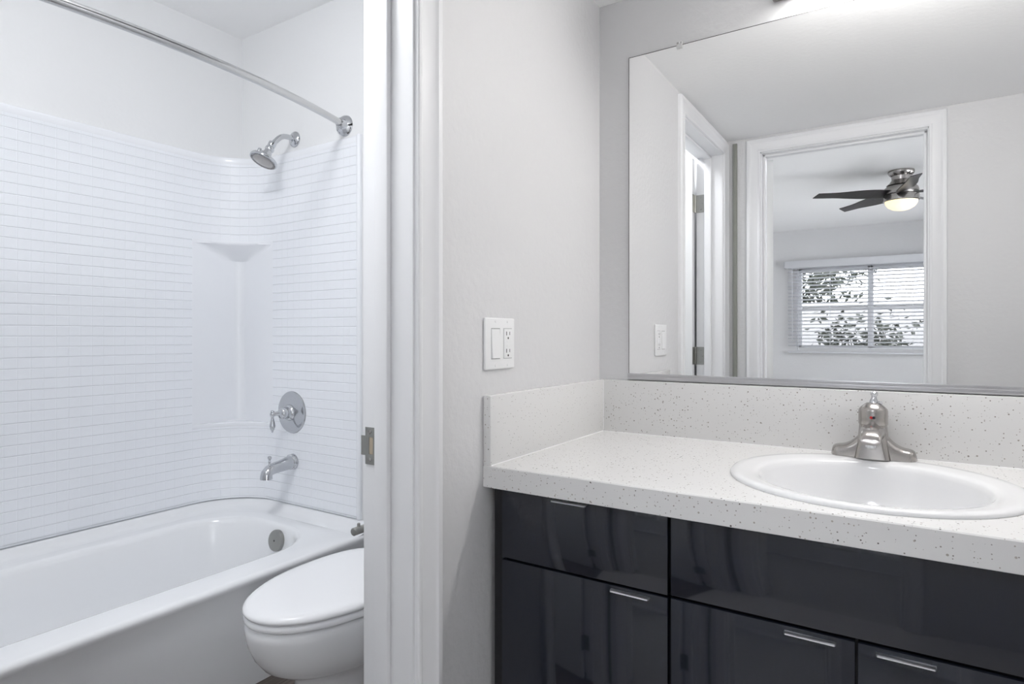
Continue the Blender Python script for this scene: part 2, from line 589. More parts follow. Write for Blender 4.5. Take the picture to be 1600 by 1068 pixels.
# ------------------------------------------------------------------ bathtub
TX1, TY0 = -.925, -1.522
tub = thing('bathtub', ((XC + TX1) / 2, -.76, 0), 'glossy white alcove bathtub with a plain apron beside the toilet', 'bathtub')
tb = MB()
bx0, bx1, by0, by1 = -1.628, -1.047, -1.40, -.135
EP = .0005
rings = [rrect(XC + EP, -.963, TY0, -EP, .006, .0),
         rrect(XC + EP, -.958, TY0, -EP, .006, .06),
         rrect(XC + EP, -.943, TY0, -EP, .006, .26),
         rrect(XC + EP, -.936, TY0, -EP, .006, .318),
         rrect(XC + EP, -.929, TY0, -EP, .006, .334),
         rrect(XC + EP, -.925, TY0, -EP, .006, .345),
         rrect(XC + EP, -.927, TY0, -EP, .006, .353),
         rrect(XC + EP, -.934, TY0, -EP, .006, .3585),
         rrect(XC + EP, -.944, TY0, -EP, .006, .360)]
def bas(ins, z, r, insf=0.0):
    return rrect(bx0 + ins, bx1 - ins, by0 + ins + insf, by1 - ins * .8, r, z)
rings += [bas(-.012, .360, .232), bas(0, .3575, .22), bas(.008, .350, .215), bas(.014, .338, .21), bas(.030, .26, .20, .03),
          bas(.045, .18, .19, .06), bas(.062, .125, .17, .10), bas(.085, .095, .15, .13), bas(.13, .082, .12, .16), bas(.2, .078, .08, .2)]
tb.loft(rings, True, True, True)
tb.build('tub_shell', M['acrylic'], tub, angle=60)

# wall path used by the surround and the tub's raised back flange
RU = .225
T_SUR = .011


def wall_path(off, r, R=RU, x_end=-1.012):
    """inside line of the alcove: shower wall -> corner -> tub wall; returns (point, u)"""
    X = XC + off
    Y = -off
    pts = []
    nD, nF, nC = 14, 16, 30
    Rc = R - off * 0  # big corner extent, fixed so seams agree
    for i in range(nD):
        t = i / nD
        pts.append((x_end + (X + Rc - x_end) * t, Y))
    # corner: straight to the small fillet, the fillet, straight again; always nF+1 points
    if r >= Rc - 1e-6:
        for i in range(nF + 1):
            a = PI / 2 * i / nF
            pts.append((X + Rc - Rc * math.sin(a), Y - Rc + Rc * math.cos(a)))
    else:
        poly = []
        m = 60
        poly.append((X + Rc, Y))
        for i in range(m + 1):
            a = PI / 2 * i / m
            poly.append((X + r - r * math.sin(a), Y - r + r * math.cos(a)))
        poly.append((X, Y - Rc))
        # map: spend most samples on the fillet
        k = 4
        for i in range(k):
            t = i / k
            pts.append((X + Rc + (r - Rc) * t, Y))
        for i in range(nF - 2 * k + 1):
            a = PI / 2 * i / (nF - 2 * k)
            pts.append((X + r - r * math.sin(a), Y - r + r * math.cos(a)))
        for i in range(1, k + 1):
            t = i / k
            pts.append((X, Y - r - (Rc - r) * t))
    for i in range(1, nC + 1):
        t = i / nC
        pts.append((X, Y - Rc + (TY0 - (Y - Rc)) * t))
    return pts, nD, nF, nC


def sheet(rows, cols=None, name='tile_panel', material=None, parent=None, angle=60, x_end=-1.012):
    """rows: list of (z, off, r); cols: slice of path samples"""
    bm = bmesh.new()
    uvl = bm.loops.layers.uv.new('UVMap')
    grid = []
    base, nD, nF, nC = wall_path(T_SUR, RU, RU, x_end)
    us = [0.0]
    for i in range(1, len(base)):
        us.append(us[-1] + math.hypot(base[i][0] - base[i - 1][0], base[i][1] - base[i - 1][1]))
    sl = range(len(base)) if cols is None else range(cols[0], cols[1] + 1)
    vz = 0.0
    uvmap = {}
    for z, off, r in rows:
        p, *_ = wall_path(off, r, RU, x_end)
        row = []
        for i in sl:
            v = bm.verts.new((p[i][0], p[i][1], z))
            uvmap[v] = (us[i], z)
            row.append(v)
        grid.append(row)
    for a, b in zip(grid[:-1], grid[1:]):
        for j in range(len(a) - 1):
            f = bm.faces.new((a[j], b[j], b[j + 1], a[j + 1]))
            f.smooth = True
            for l in f.loops:
                l[uvl].uv = uvmap[l.vert]
    me = bpy.data.meshes.new(name)
    bm.to_mesh(me)
    bm.free()
    me.materials.append(material)
    me.set_sharp_from_angle(angle=math.radians(angle))
    o = bpy.data.objects.new(name, me)
    COL.objects.link(o)
    if parent:
        o.parent = parent
        o.matrix_parent_inverse = Matrix.Translation(-Vector(parent.location))
    return o


sheet([(.3915, .001, RU), (.3915, .006, RU), (.390, .012, RU), (.385, .019, RU), (.376, .028, RU), (.367, .042, RU), (.362, .058, RU), (.3595, .075, RU)],
      name='wall_flange', material=M['acrylic'], parent=tub, x_end=-.932)
ov = MB()
ovc = Vector((-1.295, -.1575, .302))
ovax = Vector((0, -1, .16))
ov.lathe([(.041, -.004), (.041, .006), (.0385, .010), (.034, .0118), (.0, .0125)], ovc, ovax, 40)
ovo = ov.build('overflow_plate', M['satin'], tub)
ovo['label'] = 'round grey metal overflow plate'
n_ = ovax.normalized()
sub(MB().lathe([(.004, 0), (.003, .0015), (.0, .0018)], ovc + n_ * .0123, ovax, 14).build('screw', M['slot']), ovo)
MB().lathe([(.034, 0), (.034, .003), (.028, .004), (.0, .004)], (-1.33, -.36, .0785), (0, 0, 1), 30).build('drain', M['nickel'], tub)

# ------------------------------------------------------------------ tub surround
sur = thing('tub_surround', (XC + .02, -.3, .393), 'glossy white moulded tile-look surround above the bathtub with corner shelves', 'tub surround')
_, nD, nF, nC = wall_path(T_SUR, RU)
full = None
cor = (nD, nD + nF)
ZS0, ZS1, ZS1b, ZT = .724, 1.425, 1.492, 1.868
# lower band, full perimeter, tiled
sheet([(.394, .001, RU), (.394, .010, RU), (.396, .0125, RU), (.41, T_SUR, RU), (ZS0 - .02, T_SUR, RU)], None, 'tile_panel', M['tile'], sur)
# middle band: straight walls only (the corner is recessed)
mid = [(ZS0 - .02, T_SUR, RU), (ZS1b + .014, T_SUR, RU)]
sheet(mid, (0, nD), 'tile_panel', M['tile'], sur)
sheet(mid, (nD + nF, nD + nF + nC), 'tile_panel', M['tile'], sur)
# upper band and smooth top edge
sheet([(ZS1b + .014, T_SUR, RU), (ZT - .03, T_SUR, RU)], None, 'tile_panel', M['tile'], sur)
sheet([(ZT - .03, T_SUR, RU), (ZT - .024, T_SUR + .0008, RU), (ZT - .009, T_SUR + .0008, RU), (ZT - .002, T_SUR - .001, RU), (ZT, T_SUR - .006, RU), (ZT + .0005, .0005, .03)],
      None, 'top_edge', M['gel'], sur)
# corner shelves and the smooth recess between them
sheet([(ZS0 - .02, T_SUR, RU), (ZS0 - .010, T_SUR + .003, RU), (ZS0 - .002, T_SUR + .002, RU), (ZS0, T_SUR - .003, RU), (ZS0 - .001, T_SUR, .16), (ZS0 - .003, T_SUR, .10), (ZS0, T_SUR, .045)],
      cor, 'corner_shelf', M['gel'], sur)
sheet([(ZS0, T_SUR, .045), (ZS0 + .01, T_SUR, .04), (ZS1 - .01, T_SUR, .04), (ZS1, T_SUR, .045)], cor, 'corner_recess', M['gel'], sur)
sheet([(ZS1, T_SUR, .045), (ZS1 + .018, T_SUR, .09), (ZS1 + .040, T_SUR, .155), (ZS1b - .004, T_SUR, .218), (ZS1b, T_SUR, RU), (ZS1b + .006, T_SUR + .001, RU), (ZS1b + .014, T_SUR, RU)],
      cor, 'corner_shelf', M['gel'], sur)
# vertical edge flange on the shower wall
fl = MB()
xs = -1.012
prof = [(xs + .0, -T_SUR), (xs + .004, -.0145), (xs + .010, -.0155), (xs + .016, -.0140), (xs + .0195, -.010), (xs + .0205, -.0005), (xs, -.0005)]
fl.loft([[Vector((x, y, z)) for x, y in prof] for z in (.394, ZT)])
fl.build('edge_flange', M['gel'], sur)

# ------------------------------------------------------------------ shower rod
rod = thing('shower_rod', (-1.08, -.76, 1.917), 'curved metal shower curtain rod spanning above the bathtub', 'curtain rod')
zr = 1.917
pth = []
for i in range(49):
    y = -.004 - (1.514) * i / 48
    t = (y + .76) / .76
    pth.append((-1.083 + .112 * (1 - t * t), y, zr))
MB().tube(pth, .0128, 24).build('rod_tube', M['nickel2'], rod)
for y, s in ((-.0005, -1), (YE1 + .0005, 1)):
    f_ = MB()
    f_.lathe([(.041, 0), (.041, .004), (.038, .009), (.030, .014), (.021, .018), (.0175, .024), (.0175, .045), (.015, .047)],
             (-1.083, y, zr), (.28 * 1, s, 0) if s < 0 else (.28, s, 0), 40)
    f_.build('wall_flange', M['chrome'], rod)

# ------------------------------------------------------------------ shower head
sh = thing('showerhead', (-1.389, 0, 1.917), 'chrome shower head on a bent arm high on the shower wall', 'shower head')
PX, PZ = -1.389, 1.917
MB().lathe([(.033, .0005), (.033, .003), (.030, .008), (.022, .013), (.014, .016), (.0125, .020)], (PX, 0, PZ), (0, -1, 0), 36).build('wall_flange', M['chrome'], sh)
arm = []
for y, z in ((-.004, 0), (-.02, .001), (-.04, .001), (-.056, -.002), (-.07, -.009), (-.082, -.019), (-.095, -.033), (-.112, -.052)):
    arm.append((PX, y, PZ + z))
MB().tube(arm, .0108, 20).build('shower_arm', M['chrome'], sh)
hd = Vector((-.06, -.45, -.90)).normalized()
ho = Vector(arm[-1])
hb = MB()
hb.lathe([(.0112, -.012), (.0155, -.010), (.0155, .006), (.0135, .010), (.0165, .014), (.0185, .020), (.0175, .027), (.0145, .031), (.0165, .036), (.019, .046), (.023, .055), (.042, .064), (.053, .071), (.055, .076), (.054, .081), (.050, .083)],
         ho, hd, 40)
head = hb.build('spray_head', M['chrome'], sh)
fc = MB()
fc.lathe([(.050, .083), (.048, .0815), (.043, .081), (.039, .0835), (.018, .085), (.0, .0855)], ho, hd, 40)
sub(fc.build('spray_face', M['nickel']), head)
side = hd.cross(Vector((0, 0, 1))).normalized()
lv = MB()
base_l = ho + hd * .040
ld = (Vector((-.7, -.45, .25))).normalized()
lv.tube([base_l + ld * .012, base_l + ld * .03], [.005, .0045], 14)
lv.lathe([(.0, -.011), (.006, -.009), (.0075, -.004), (.0075, .004), (.006, .009), (.0, .011)], base_l + ld * .034, (0, .3, 1), 16)
sub(lv.build('flow_knob', M['chrome']), head)

# ------------------------------------------------------------------ shower valve
YS = -T_SUR
va = thing('shower_valve', (-1.393, 0, .778), 'round chrome shower valve plate with a drop lever above the tub spout', 'shower valve')
VC = Vector((-1.393, YS, .778))
MB().lathe([(.088, .0003), (.088, .001), (.086, .0045), (.082, .006), (.078, .0055), (.060, .008), (.040, .0105), (.036, .012), (.0, .012)], VC, (0, -1, 0), 56).build('escutcheon', M['chrome'], va)
vh = MB().lathe([(.034, .008), (.034, .016), (.030, .022), (.025, .026), (.023, .034), (.0245, .050), (.022, .056), (.017, .060), (.0, .062)], VC, (0, -1, 0), 36).build('valve_hub', M['chrome'], va)
lv = MB()
p0 = VC + Vector((0, -.045, .002))
ldir = Vector((-.62, -.55, -.10)).normalized()
lv.tube([p0, p0 + ldir * .014, p0 + ldir * .028, p0 + ldir * .038], [.0165, .0125, .009, .0095], 20)
e = p0 + ldir * .042
lv.lathe([(.0, .016), (.004, .0155), (.007, .013), (.0075, .010), (.006, .008), (.009, .006), (.0105, .0), (.009, -.006), (.0065, -.010), (.005, -.014), (.0065, -.022), (.0095, -.036), (.0115, -.048), (.0095, -.060), (.005, -.068), (.0035, -.074), (.0, -.076)],
         e, (0, 0, 1), 24)
lvo = lv.build('lever', M['chrome'], va)

# ------------------------------------------------------------------ tub spout
sp = thing('tub_spout', (-1.385, 0, .573), 'chrome bathtub spout with a pull-up diverter knob', 'tub spout')
SC = Vector((-1.385, YS, .573))
MB().lathe([(.033, .0003), (.033, .004), (.030, .009), (.0315, .012), (.0315, .016), (.027, .020)], SC, (0, -1, 0), 40).build('wall_flange', M['chrome'], sp)
b_ = MB()
rings = []
def oval(c, ax, a, b, n=28):
    ax = Vector(ax).normalized()
    u = Vector((1, 0, 0))
    v = ax.cross(u).normalized()
    return [Vector(c) + a * math.cos(2 * PI * i / n) * u + b * math.sin(2 * PI * i / n) * v for i in range(n)]
for (y, z, ay, az, a, b) in ((.010, 0, -1, 0, .0285, .0285), (.035, -.003, -1, -.06, .0265, .0265), (.07, -.008, -1, -.10, .0245, .0240), (.100, -.012, -1, -.16, .0232, .0225),
                             (.114, -.016, -1, -.5, .0230, .0225), (.126, -.025, -.5, -1, .0238, .0220), (.129, -.036, -.08, -1, .0248, .0225), (.129, -.048, 0, -1, .0256, .0232), (.129, -.0485, 0, -1, .0225, .020), (.129, -.043, 0, -1, .021, .0185)):
    rings.append(oval(SC + Vector((0, -y, z)), (0, ay, az), a, b))
b_.loft(rings)
b_.build('spout_body', M['chrome'], sp, angle=50)
MB().lathe([(.0045, -.004), (.0045, .012), (.0065, .014), (.0045, .016), (.004, .022), (.007, .026), (.0082, .031), (.007, .036), (.0, .0385)], SC + Vector((0, -.114, .004)), (0, 0, 1), 20).build('diverter_knob', M['chrome'], sp)

# ------------------------------------------------------------------ toilet
TX = -.60
to = thing('toilet', (TX, -.4, 0), 'white toilet with closed lid beside the bathtub', 'toilet')


def egg(z, yf, yb, hw, n=64, sq=2.0):
    """elongated bowl outline; front towards -y"""
    pts = []
    ym = yb + (yf - yb) * .46
    for i in range(n):
        t = 2 * PI * i / n
        c, s = math.cos(t), math.sin(t)
        if s < 0:
            x = hw * math.copysign(abs(c) ** (2 / 2.05), c)
            y = ym + (ym - yf) * s
        else:
            x = hw * math.copysign(abs(c) ** (2 / 2.9), c)
            y = ym + (yb - ym) * math.copysign(abs(s) ** (2 / 2.9), s)
        pts.append(Vector((TX + x, y, z)))
    return pts


bw = MB()
bw.loft([egg(0, -.612, -.13, .122), egg(.012, -.614, -.13, .123), egg(.03, -.606, -.13, .116), egg(.10, -.596, -.13, .110), egg(.17, -.598, -.13, .112), egg(.192, -.606, -.135, .118),
         egg(.203, -.630, -.14, .136), egg(.214, -.657, -.15, .152), egg(.235, -.688, -.16, .166), egg(.265, -.711, -.17, .175), egg(.30, -.727, -.17, .180), egg(.335, -.735, -.17, .1825),
         egg(.352, -.736, -.17, .182), egg(.359, -.732, -.172, .179), egg(.362, -.725, -.175, .173)])
bw.build('bowl', M['porcelain'], to, angle=70)
sb = MB()
sb.loft([egg(.3645, -.727, -.20, .176), egg(.3660, -.735, -.196, .182), egg(.370, -.738, -.195, .1835), egg(.380, -.737, -.195, .183), egg(.3835, -.733, -.198, .180)])
sb.build('seat', M['seat'], to, angle=70)
lb = MB()
lb.loft([egg(.3865, -.732, -.205, .179), egg(.3880, -.738, -.202, .1835), egg(.393, -.7400, -.20, .184), egg(.399, -.737, -.20, .1825), egg(.4045, -.728, -.204, .176), egg(.4070, -.710, -.212, .164),
         egg(.4082, -.67, -.23, .13), egg(.4090, -.55, -.30, .06)])
lb.build('lid', M['seat'], to, angle=70)
for dx in (-.075, .075):
    hg = MB()
    hg.box(TX + dx - .018, TX + dx + .018, -.205, -.18, .363, .395, .006, 3)
    hg.build('seat_hinge', M['seat'], to)
tk = MB()
tk.loft([rrect(TX - .165, TX + .165, -.165, -.012, .03, .375), rrect(TX - .170, TX + .170, -.170, -.010, .03, .40), rrect(TX - .178, TX + .178, -.178, -.008, .03, .70)])
tk.box(TX - .11, TX + .11, -.19, -.03, .30, .376, .015)
tk.build('tank', M['porcelain'], to)
tk = MB()
tk.loft([rrect(TX - .182, TX + .182, -.182, -.006, .03, .7005), rrect(TX - .184, TX + .184, -.184, -.006, .03, .715), rrect(TX - .180, TX + .180, -.180, -.008, .03, .728), rrect(TX - .165, TX + .165, -.165, -.02, .03, .733)])
tk.build('tank_lid', M['porcelain'], to)
fv = MB()
fv.lathe([(.013, 0), (.013, .005), (.007, .008), (.006, .02)], (TX + .13, -.176, .655), (0, -1, 0), 20)
fv.tube([(TX + .13, -.192, .655), (TX + .10, -.194, .650), (TX + .06, -.194, .642)], [.006, .006, .008], 14)
fv.build('flush_lever', M['chrome'], to)

# ------------------------------------------------------------------ toilet paper holder
tp = thing('toilet_paper_holder', (-.115, -.62, .687), 'grey metal toilet paper arm with upturned peg beside the door jamb', 'toilet paper holder')
MB().lathe([(.025, .0005), (.025, .005), (.022, .008), (.009, .010), (.009, .094)], (XW, -.62, .687), (-1, 0, 0), 28).build('post', M['satin'], tp)
MB().lathe([(.0, 0), (.0070, .0003), (.0084, .0015), (.0084, .155), (.007, .157), (.0, .157)], (-.21, -.768, .687), (0, 1, 0), 24).build('arm', M['satin'], tp)
MB().lathe([(.0034, 0), (.0034, .0075), (.0026, .009), (.0, .0093)], (-.21, -.752, .693), (0, 0, 1), 16).build('peg', M['satin'], tp)

# ------------------------------------------------------------------ switch and outlet plate
pl = thing('switch_plate', (0, -.5355, 1.081), 'white two-gang plate with rocker switch and outlet above the side splash', 'switch plate')
PY0, PY1, PZ0, PZ1 = -.594, -.477, 1.0245, 1.1375
MB().box(.0003, .0062, PY0, PY1, PZ0, PZ1, .0028, 3).build('plate', M['plate'], pl)
zc_ = (PZ0 + PZ1) / 2
r_ = MB()
yc = -.5545
r_.box(.0055, .0064, yc - .0172, yc + .0172, zc_ - .034, zc_ + .034)
rk = r_.build('rocker_gap', M['gapgrey'], pl, smooth=False)
r_ = MB()
r_.loft([[Vector((.0055, y, z)) for y, z in ((yc - .0163, zc_ - .0325), (yc + .0163, zc_ - .0325), (yc + .0163, zc_ + .0325), (yc - .0163, zc_ + .0325))],
         [Vector((x, y, z)) for x, y, z in ((.0098, yc - .0156, zc_ - .0318), (.0098, yc + .0156, zc_ - .0318), (.0068, yc + .0156, zc_ + .0318), (.0068, yc - .0156, zc_ + .0318))]])
r_.build('rocker_switch', M['plate'], pl, smooth=False)
yo = -.5065
MB().box(.0055, .0064, yo - .0172, yo + .0172, zc_ - .034, zc_ + .034).build('outlet_gap', M['gapgrey'], pl, smooth=False)
ou = MB().box(.0055, .0078, yo - .0163, yo + .0163, zc_ - .0328, zc_ + .0328, .0007).build('outlet', M['plate'], pl)
for dz in (-.0195, .0195):
    s_ = MB()
    s_.box(.0076, .0080, yo - .0078, yo - .0054, zc_ + dz - .0015, zc_ + dz + .0072)
    s_.box(.0076, .0080, yo + .0054, yo + .0074, zc_ + dz - .0005, zc_ + dz + .0068)
    s_.lathe([(.0026, 0), (.0026, .0004)], (.0076, yo, zc_ + dz - .0075), (1, 0, 0), 14)
    sub(s_.build('socket_slots', M['slot'], smooth=False), ou)
for dz in (-.005, .005):
    b2 = MB().box(.0077, .0084, yo - .006, yo + .006, zc_ + dz - .0028, zc_ + dz + .0028, .0003)
    sub(b2.build('test_button', M['plate']), ou)
for yy in (-.5545, -.5065):
    for dz in (-.0485, .0485):
        MB().lathe([(.0028, 0), (.0024, .0009), (.0, .0011)], (.0061, yy, zc_ + dz), (1, 0, 0), 14).build('screw', M['plate'], pl)

# ------------------------------------------------------------------ countertop with splashes
CT, CBZ, CF = .8208, .7740, -.594
SCX, SCY, SA, SB = .703, -.317, .247, .238
ct = thing('countertop', (.7, -.3, CBZ), 'white speckled countertop with back and side splashes', 'countertop')
nrr = 16
G = .0006
def rect_loop(z, ins=0.0):
    # rectangle sampled to the same count/angle as the ellipse
    n = 96
    x0, x1, y0, y1 = G + ins, XR - G - ins, CF + ins, -G - ins
    pts = []
    for i in range(n):
        t = 2 * PI * i / n
        c, s = math.cos(t), math.sin(t)
        k = min(((x1 - SCX) / c) if c > 1e-9 else ((x0 - SCX) / c if c < -1e-9 else 1e9),
                ((y1 - SCY) / s) if s > 1e-9 else ((y0 - SCY) / s if s < -1e-9 else 1e9))
        pts.append(Vector((SCX + k * c, SCY + k * s, z)))
    # snap the nearest samples onto the corners
    for cx, cy in ((x0, y0), (x0, y1), (x1, y0), (x1, y1)):
        j = min(range(n), key=lambda q: (pts[q].x - cx) ** 2 + (pts[q].y - cy) ** 2)
        pts[j] = Vector((cx, cy, z))
    return pts
hole = [ellipse(SCX, SCY, SA - .02, SB - .02, z, 96) for z in (CT, CBZ)]
c_ = MB()
c_.loft([hole[0], rect_loop(CT, .002), rect_loop(CT - .002), rect_loop(CBZ + .001), rect_loop(CBZ, .001), hole[1], hole[0]], True, False, False)
bmesh.ops.remove_doubles(c_.bm, verts=c_.bm.verts, dist=1e-5)
slab = c_.build('slab', M['speckle'], ct, angle=30)
ZSP = .970
MB().box(.0205, XR - .0205, -.0195, -.0006, CT, ZSP, .0015).build('back_splash', M['speckle'], ct)
MB().box(.0006, .02, CF, -.0006, CT, ZSP, .0015).build('side_splash', M['speckle'], ct)
MB().box(XR - .02, XR - .0006, CF, -.0006, CT, ZSP, .0015).build('side_splash', M['speckle'], ct)
ck = MB()
ck.tube([(.0208, -.0203, CT), (.0208, -.0203, ZSP - .001)], .0014, 10)
ck.tube([(.0208, CF + .002, CT + .0003), (.0208, -.0203, CT + .0003)], .0014, 10)
ck.tube([(.0208, -.0203, CT + .0003), (XR - .0208, -.0203, CT + .0003)], .0011, 10)
ck.build('caulk_line', M['caulk'], ct)

# ------------------------------------------------------------------ sink
sk = thing('sink', (SCX, SCY, CT), 'white oval drop-in sink set in the speckled countertop', 'sink')
BX, BY, BA, BB = SCX, SCY - .014, .190, .187
def mixring(t, z):
    return ellipse(SCX + (BX - SCX) * t, SCY + (BY - SCY) * t, SA + (BA - SA) * t, SB + (BB - SB) * t, z, 96, 2.05)
s_ = MB()
rings = [ellipse(SCX, SCY, SA - .0005, SB - .0005, CT + .0002, 96, 2.05), ellipse(SCX, SCY, SA, SB, CT + .0035, 96, 2.05), ellipse(SCX, SCY, SA - .002, SB - .002, CT + .0065, 96, 2.05),
         ellipse(SCX, SCY, SA - .008, SB - .008, CT + .0090, 96, 2.05), mixring(.35, CT + .0088), mixring(.7, CT + .0072), mixring(.93, CT + .0052)]
def bowl(f, z):
    return ellipse(BX, BY, BA * f, BB * f, z, 96, 2.05)
rings += [bowl(1.0, CT + .002), bowl(.978, CT - .006), bowl(.95, CT - .026), bowl(.88, CT - .065), bowl(.80, CT - .10), bowl(.66, CT - .128), bowl(.45, CT - .142), bowl(.2, CT - .148), bowl(.12, CT - .150)]
s_.loft(rings, True, False, True)
s_.build('basin', M['porcelain'], sk, angle=70)
MB().lathe([(.030, 0), (.030, .002), (.026, .003), (.020, .001), (.017, .004), (.0, .006)], (BX, BY, CT - .1495), (0, 0, 1), 30).build('drain', M['chrome'], sk)
MB().lathe([(.007, 0), (.007, .002), (.005, .001), (.0, .001)], (BX + .115, BY + BB * .80, CT - .045), (-.3, -1, .25), 20).build('overflow_ring', M['chrome'], sk)

# ------------------------------------------------------------------ faucet
FX, FY, FZ = .702, -.088, CT + .0087
fa = thing('faucet', (FX, FY, FZ), 'brushed nickel single-handle faucet behind the sink bowl', 'faucet')
# base: two sloping wings and a centre hump as one lofted skin
fb = MB()
rings = []
for i in range(41):
    t = -1 + 2 * i / 40
    x = FX + t * .083
    a = abs(t)
    e_ = math.sqrt(max(0.0, 1 - max(0, (a - .82) / .18) ** 2))
    half = (.0265 + .004 * (1 - a)) * max(e_, .02)
    # height profile
    h = .0220 + .048 * math.exp(-((a / .42) ** 2.0))
    h *= max(e_ ** .55, .05)
    ring = []
    n = 18
    for k in range(n + 1):
        u = PI * k / n
        c, s = math.cos(u), math.sin(u)
        ring.append(Vector((x, FY + half * math.copysign(abs(c) ** .6, c), FZ + h * (s ** .5))))
    rings.append(ring)
fb.loft(rings)
fb.build('base', M['nickel'], fa, angle=50)
# tower
tw = MB()
tw.loft([ellipse(FX, FY, .0335, .0305, FZ + .004, 40), ellipse(FX, FY + .002, .031, .0295, FZ + .03, 40), ellipse(FX, FY + .004, .0285, .0285, FZ + .055, 40), ellipse(FX, FY + .004, .0272, .0272, FZ + .0715, 40)])
tw.build('tower', M['nickel'], fa)
col_ = MB()
col_.loft([rrect(FX - .0345, FX + .0345, FY - .040, FY + .026, .012, FZ + .0005), rrect(FX - .0325, FX + .0325, FY - .0385, FY + .026, .012, FZ + .012),
           rrect(FX - .0290, FX + .0290, FY - .035, FY + .026, .013, FZ + .034), rrect(FX - .0262, FX + .0262, FY - .032, FY + .026, .014, FZ + .056), rrect(FX - .0235, FX + .0235, FY - .026, FY + .026, .015, FZ + .068)])
col_.build('column', M['nickel'], fa)
# spout: arches out towards the bowl
so = MB()
rings = []
for (dy, z, w, th) in ((.010, .046, .0250, .020), (-.015, .053, .0245, .0185), (-.04, .060, .0228, .0155), (-.065, .063, .0215, .0130), (-.090, .061, .0205, .0115), (-.108, .056, .0195, .0105), (-.116, .051, .0180, .0080)):
    ring = []
    for k in range(28):
        u = 2 * PI * k / 28
        c, s = math.cos(u), math.sin(u)
        hgt = th * math.copysign(abs(s) ** .8, s)
        ring.append(Vector((FX + w * math.copysign(abs(c) ** .8, c), FY + dy + .25 * hgt, FZ + z + hgt)))
    rings.append(ring)
so.loft(rings)
so.build('spout', M['nickel'], fa, angle=50)
MB().lathe([(.0105, 0), (.0105, .014), (.0085, .015), (.0, .013)], (FX, FY - .098, FZ + .050), (0, 0, -1), 24).build('aerator', M['chrome'], fa)
# handle cap with red and blue mark
cp = MB()
cp.lathe([(.0262, .0712), (.0284, .0725), (.0288, .076), (.0288, .102), (.0275, .1065), (.0235, .111), (.0185, .1155), (.013, .1195), (.0, .121)], (FX, FY + .004, FZ), (0, 0, 1), 44)
cap = cp.build('handle_cap', M['nickel'], fa)
for dx, mk in ((-.0022, 'red'), (.0022, 'blue')):
    sub(MB().lathe([(.0032, 0), (.0030, .0012), (.0, .0016)], (FX + dx, FY + .004 - .0286, FZ + .0895), (dx * 18, -1, 0), 18).build('temperature_mark', M[mk]), cap)
tpv = MB()
tpv.lathe([(.009, .0), (.008, .006), (.0055, .012), (.0055, .016), (.0072, .0185), (.0072, .023), (.005, .0255), (.0, .026)], (FX + .001, FY + .006, FZ + .1185), (.05, .12, 1), 24)
tpv.tube([(FX + .009, FY + .004, FZ + .117), (FX + .013, FY + .001, FZ + .120), (FX + .0155, FY - .001, FZ + .1215)], [.005, .0045, .004], 14)
tpv.build('handle_stem', M['chrome'], fa)

# ------------------------------------------------------------------ vanity cabinet
cb = thing('vanity_cabinet', (.7, -.3, 0), 'glossy charcoal vanity cabinet with slab fronts under the speckled countertop', 'cabinet')
YF, YB = -.575, -.556
CX0, CX1 = .0153, XR - .0153
XA0, XA1, XB0, XB1, XB2, XB3 = .0364, .3994, .4053, .6982, .7020, .9947
XC0, XC1 = 1.0006, 1.3636
ca = MB()
ca.box(CX0, CX0 + .018, YB + .0005, -.001, .10, CBZ - .0005)
ca.box(CX1 - .018, CX1, YB + .0005, -.001, .10, CBZ - .0005)
for xm in ((XA1 + XB0) / 2, (XB3 + XC0) / 2):
    ca.box(xm - .009, xm + .009, YB + .0005, -.001, .10, CBZ - .0005)
ca.box(CX0, CX1, -.012, -.001, .10, CBZ - .0005)
ca.box(CX0, CX1, YB + .0005, -.012, .10, .118)
ca.box(CX0, CX1, YB + .0005, YB + .012, .595, .65)
ca.box(XB1 - .02, XB2 + .02, YB + .0005, YB + .012, .118, .60)
ca.box(CX0, CX0 + .0195, YF + .004, YB + .0005, .10, CBZ - .0005)
ca.box(CX1 - .0195, CX1, YF + .004, YB + .0005, .10, CBZ - .0005)
ca.build('carcass', M['cabin'], cb, smooth=False)
MB().box(CX0 + .001, CX1 - .001, -.50, -.48, 0, .10).build('toe_kick', M['cabin'], cb, smooth=False)
ZU0, ZU1, ZL1 = .6255, .7685, .6205


def front(name, x0, x1, z0, z1):
    return MB().box(x0, x1, YF, YB, z0, z1, .0012).build(name, M['cab'], cb)


def pull(part, x0, x1, z):
    mb = MB()
    rings = []
    pr = [(0, 0), (-.006, -.0002), (-.0095, -.0008), (-.0110, -.0020), (-.0108, -.0034), (-.0096, -.0034), (-.0080, -.0024), (0, -.0018)]
    for x in (x0, x0 + .002, x1 - .002, x1):
        e = .7 if x in (x0, x1) else 1
        rings.append([Vector((x, YF + p[0] * e, z + p[1])) for p in pr])
    mb.loft(rings)
    o = mb.build('edge_pull', M['alu'])
    o['label'] = 'aluminium edge pull'
    sub(o, part)


dr = front('drawer', XA0, XA1, ZU0, ZU1); pull(dr, .160, .238, ZU1 - .0015)
dr = front('door', XA0, XA1, .104, ZL1); pull(dr, .289, .366, ZL1 - .006)
front('false_front', XB0, XB3, ZU0 + .002, ZU1)
dr = front('door', XB0, XB1, .104, ZL1 + .001); pull(dr, .5965, .6725, ZL1 - .006)
dr = front('door', XB2, XB3, .104, ZL1 + .001); pull(dr, .7265, .803, ZL1 - .006)
dr = front('drawer', XC0, XC1, ZU0, ZU1); pull(dr, 1.143, 1.221, ZU1 - .0015)
dr = front('door', XC0, XC1, .104, ZL1); pull(dr, 1.034, 1.111, ZL1 - .006)

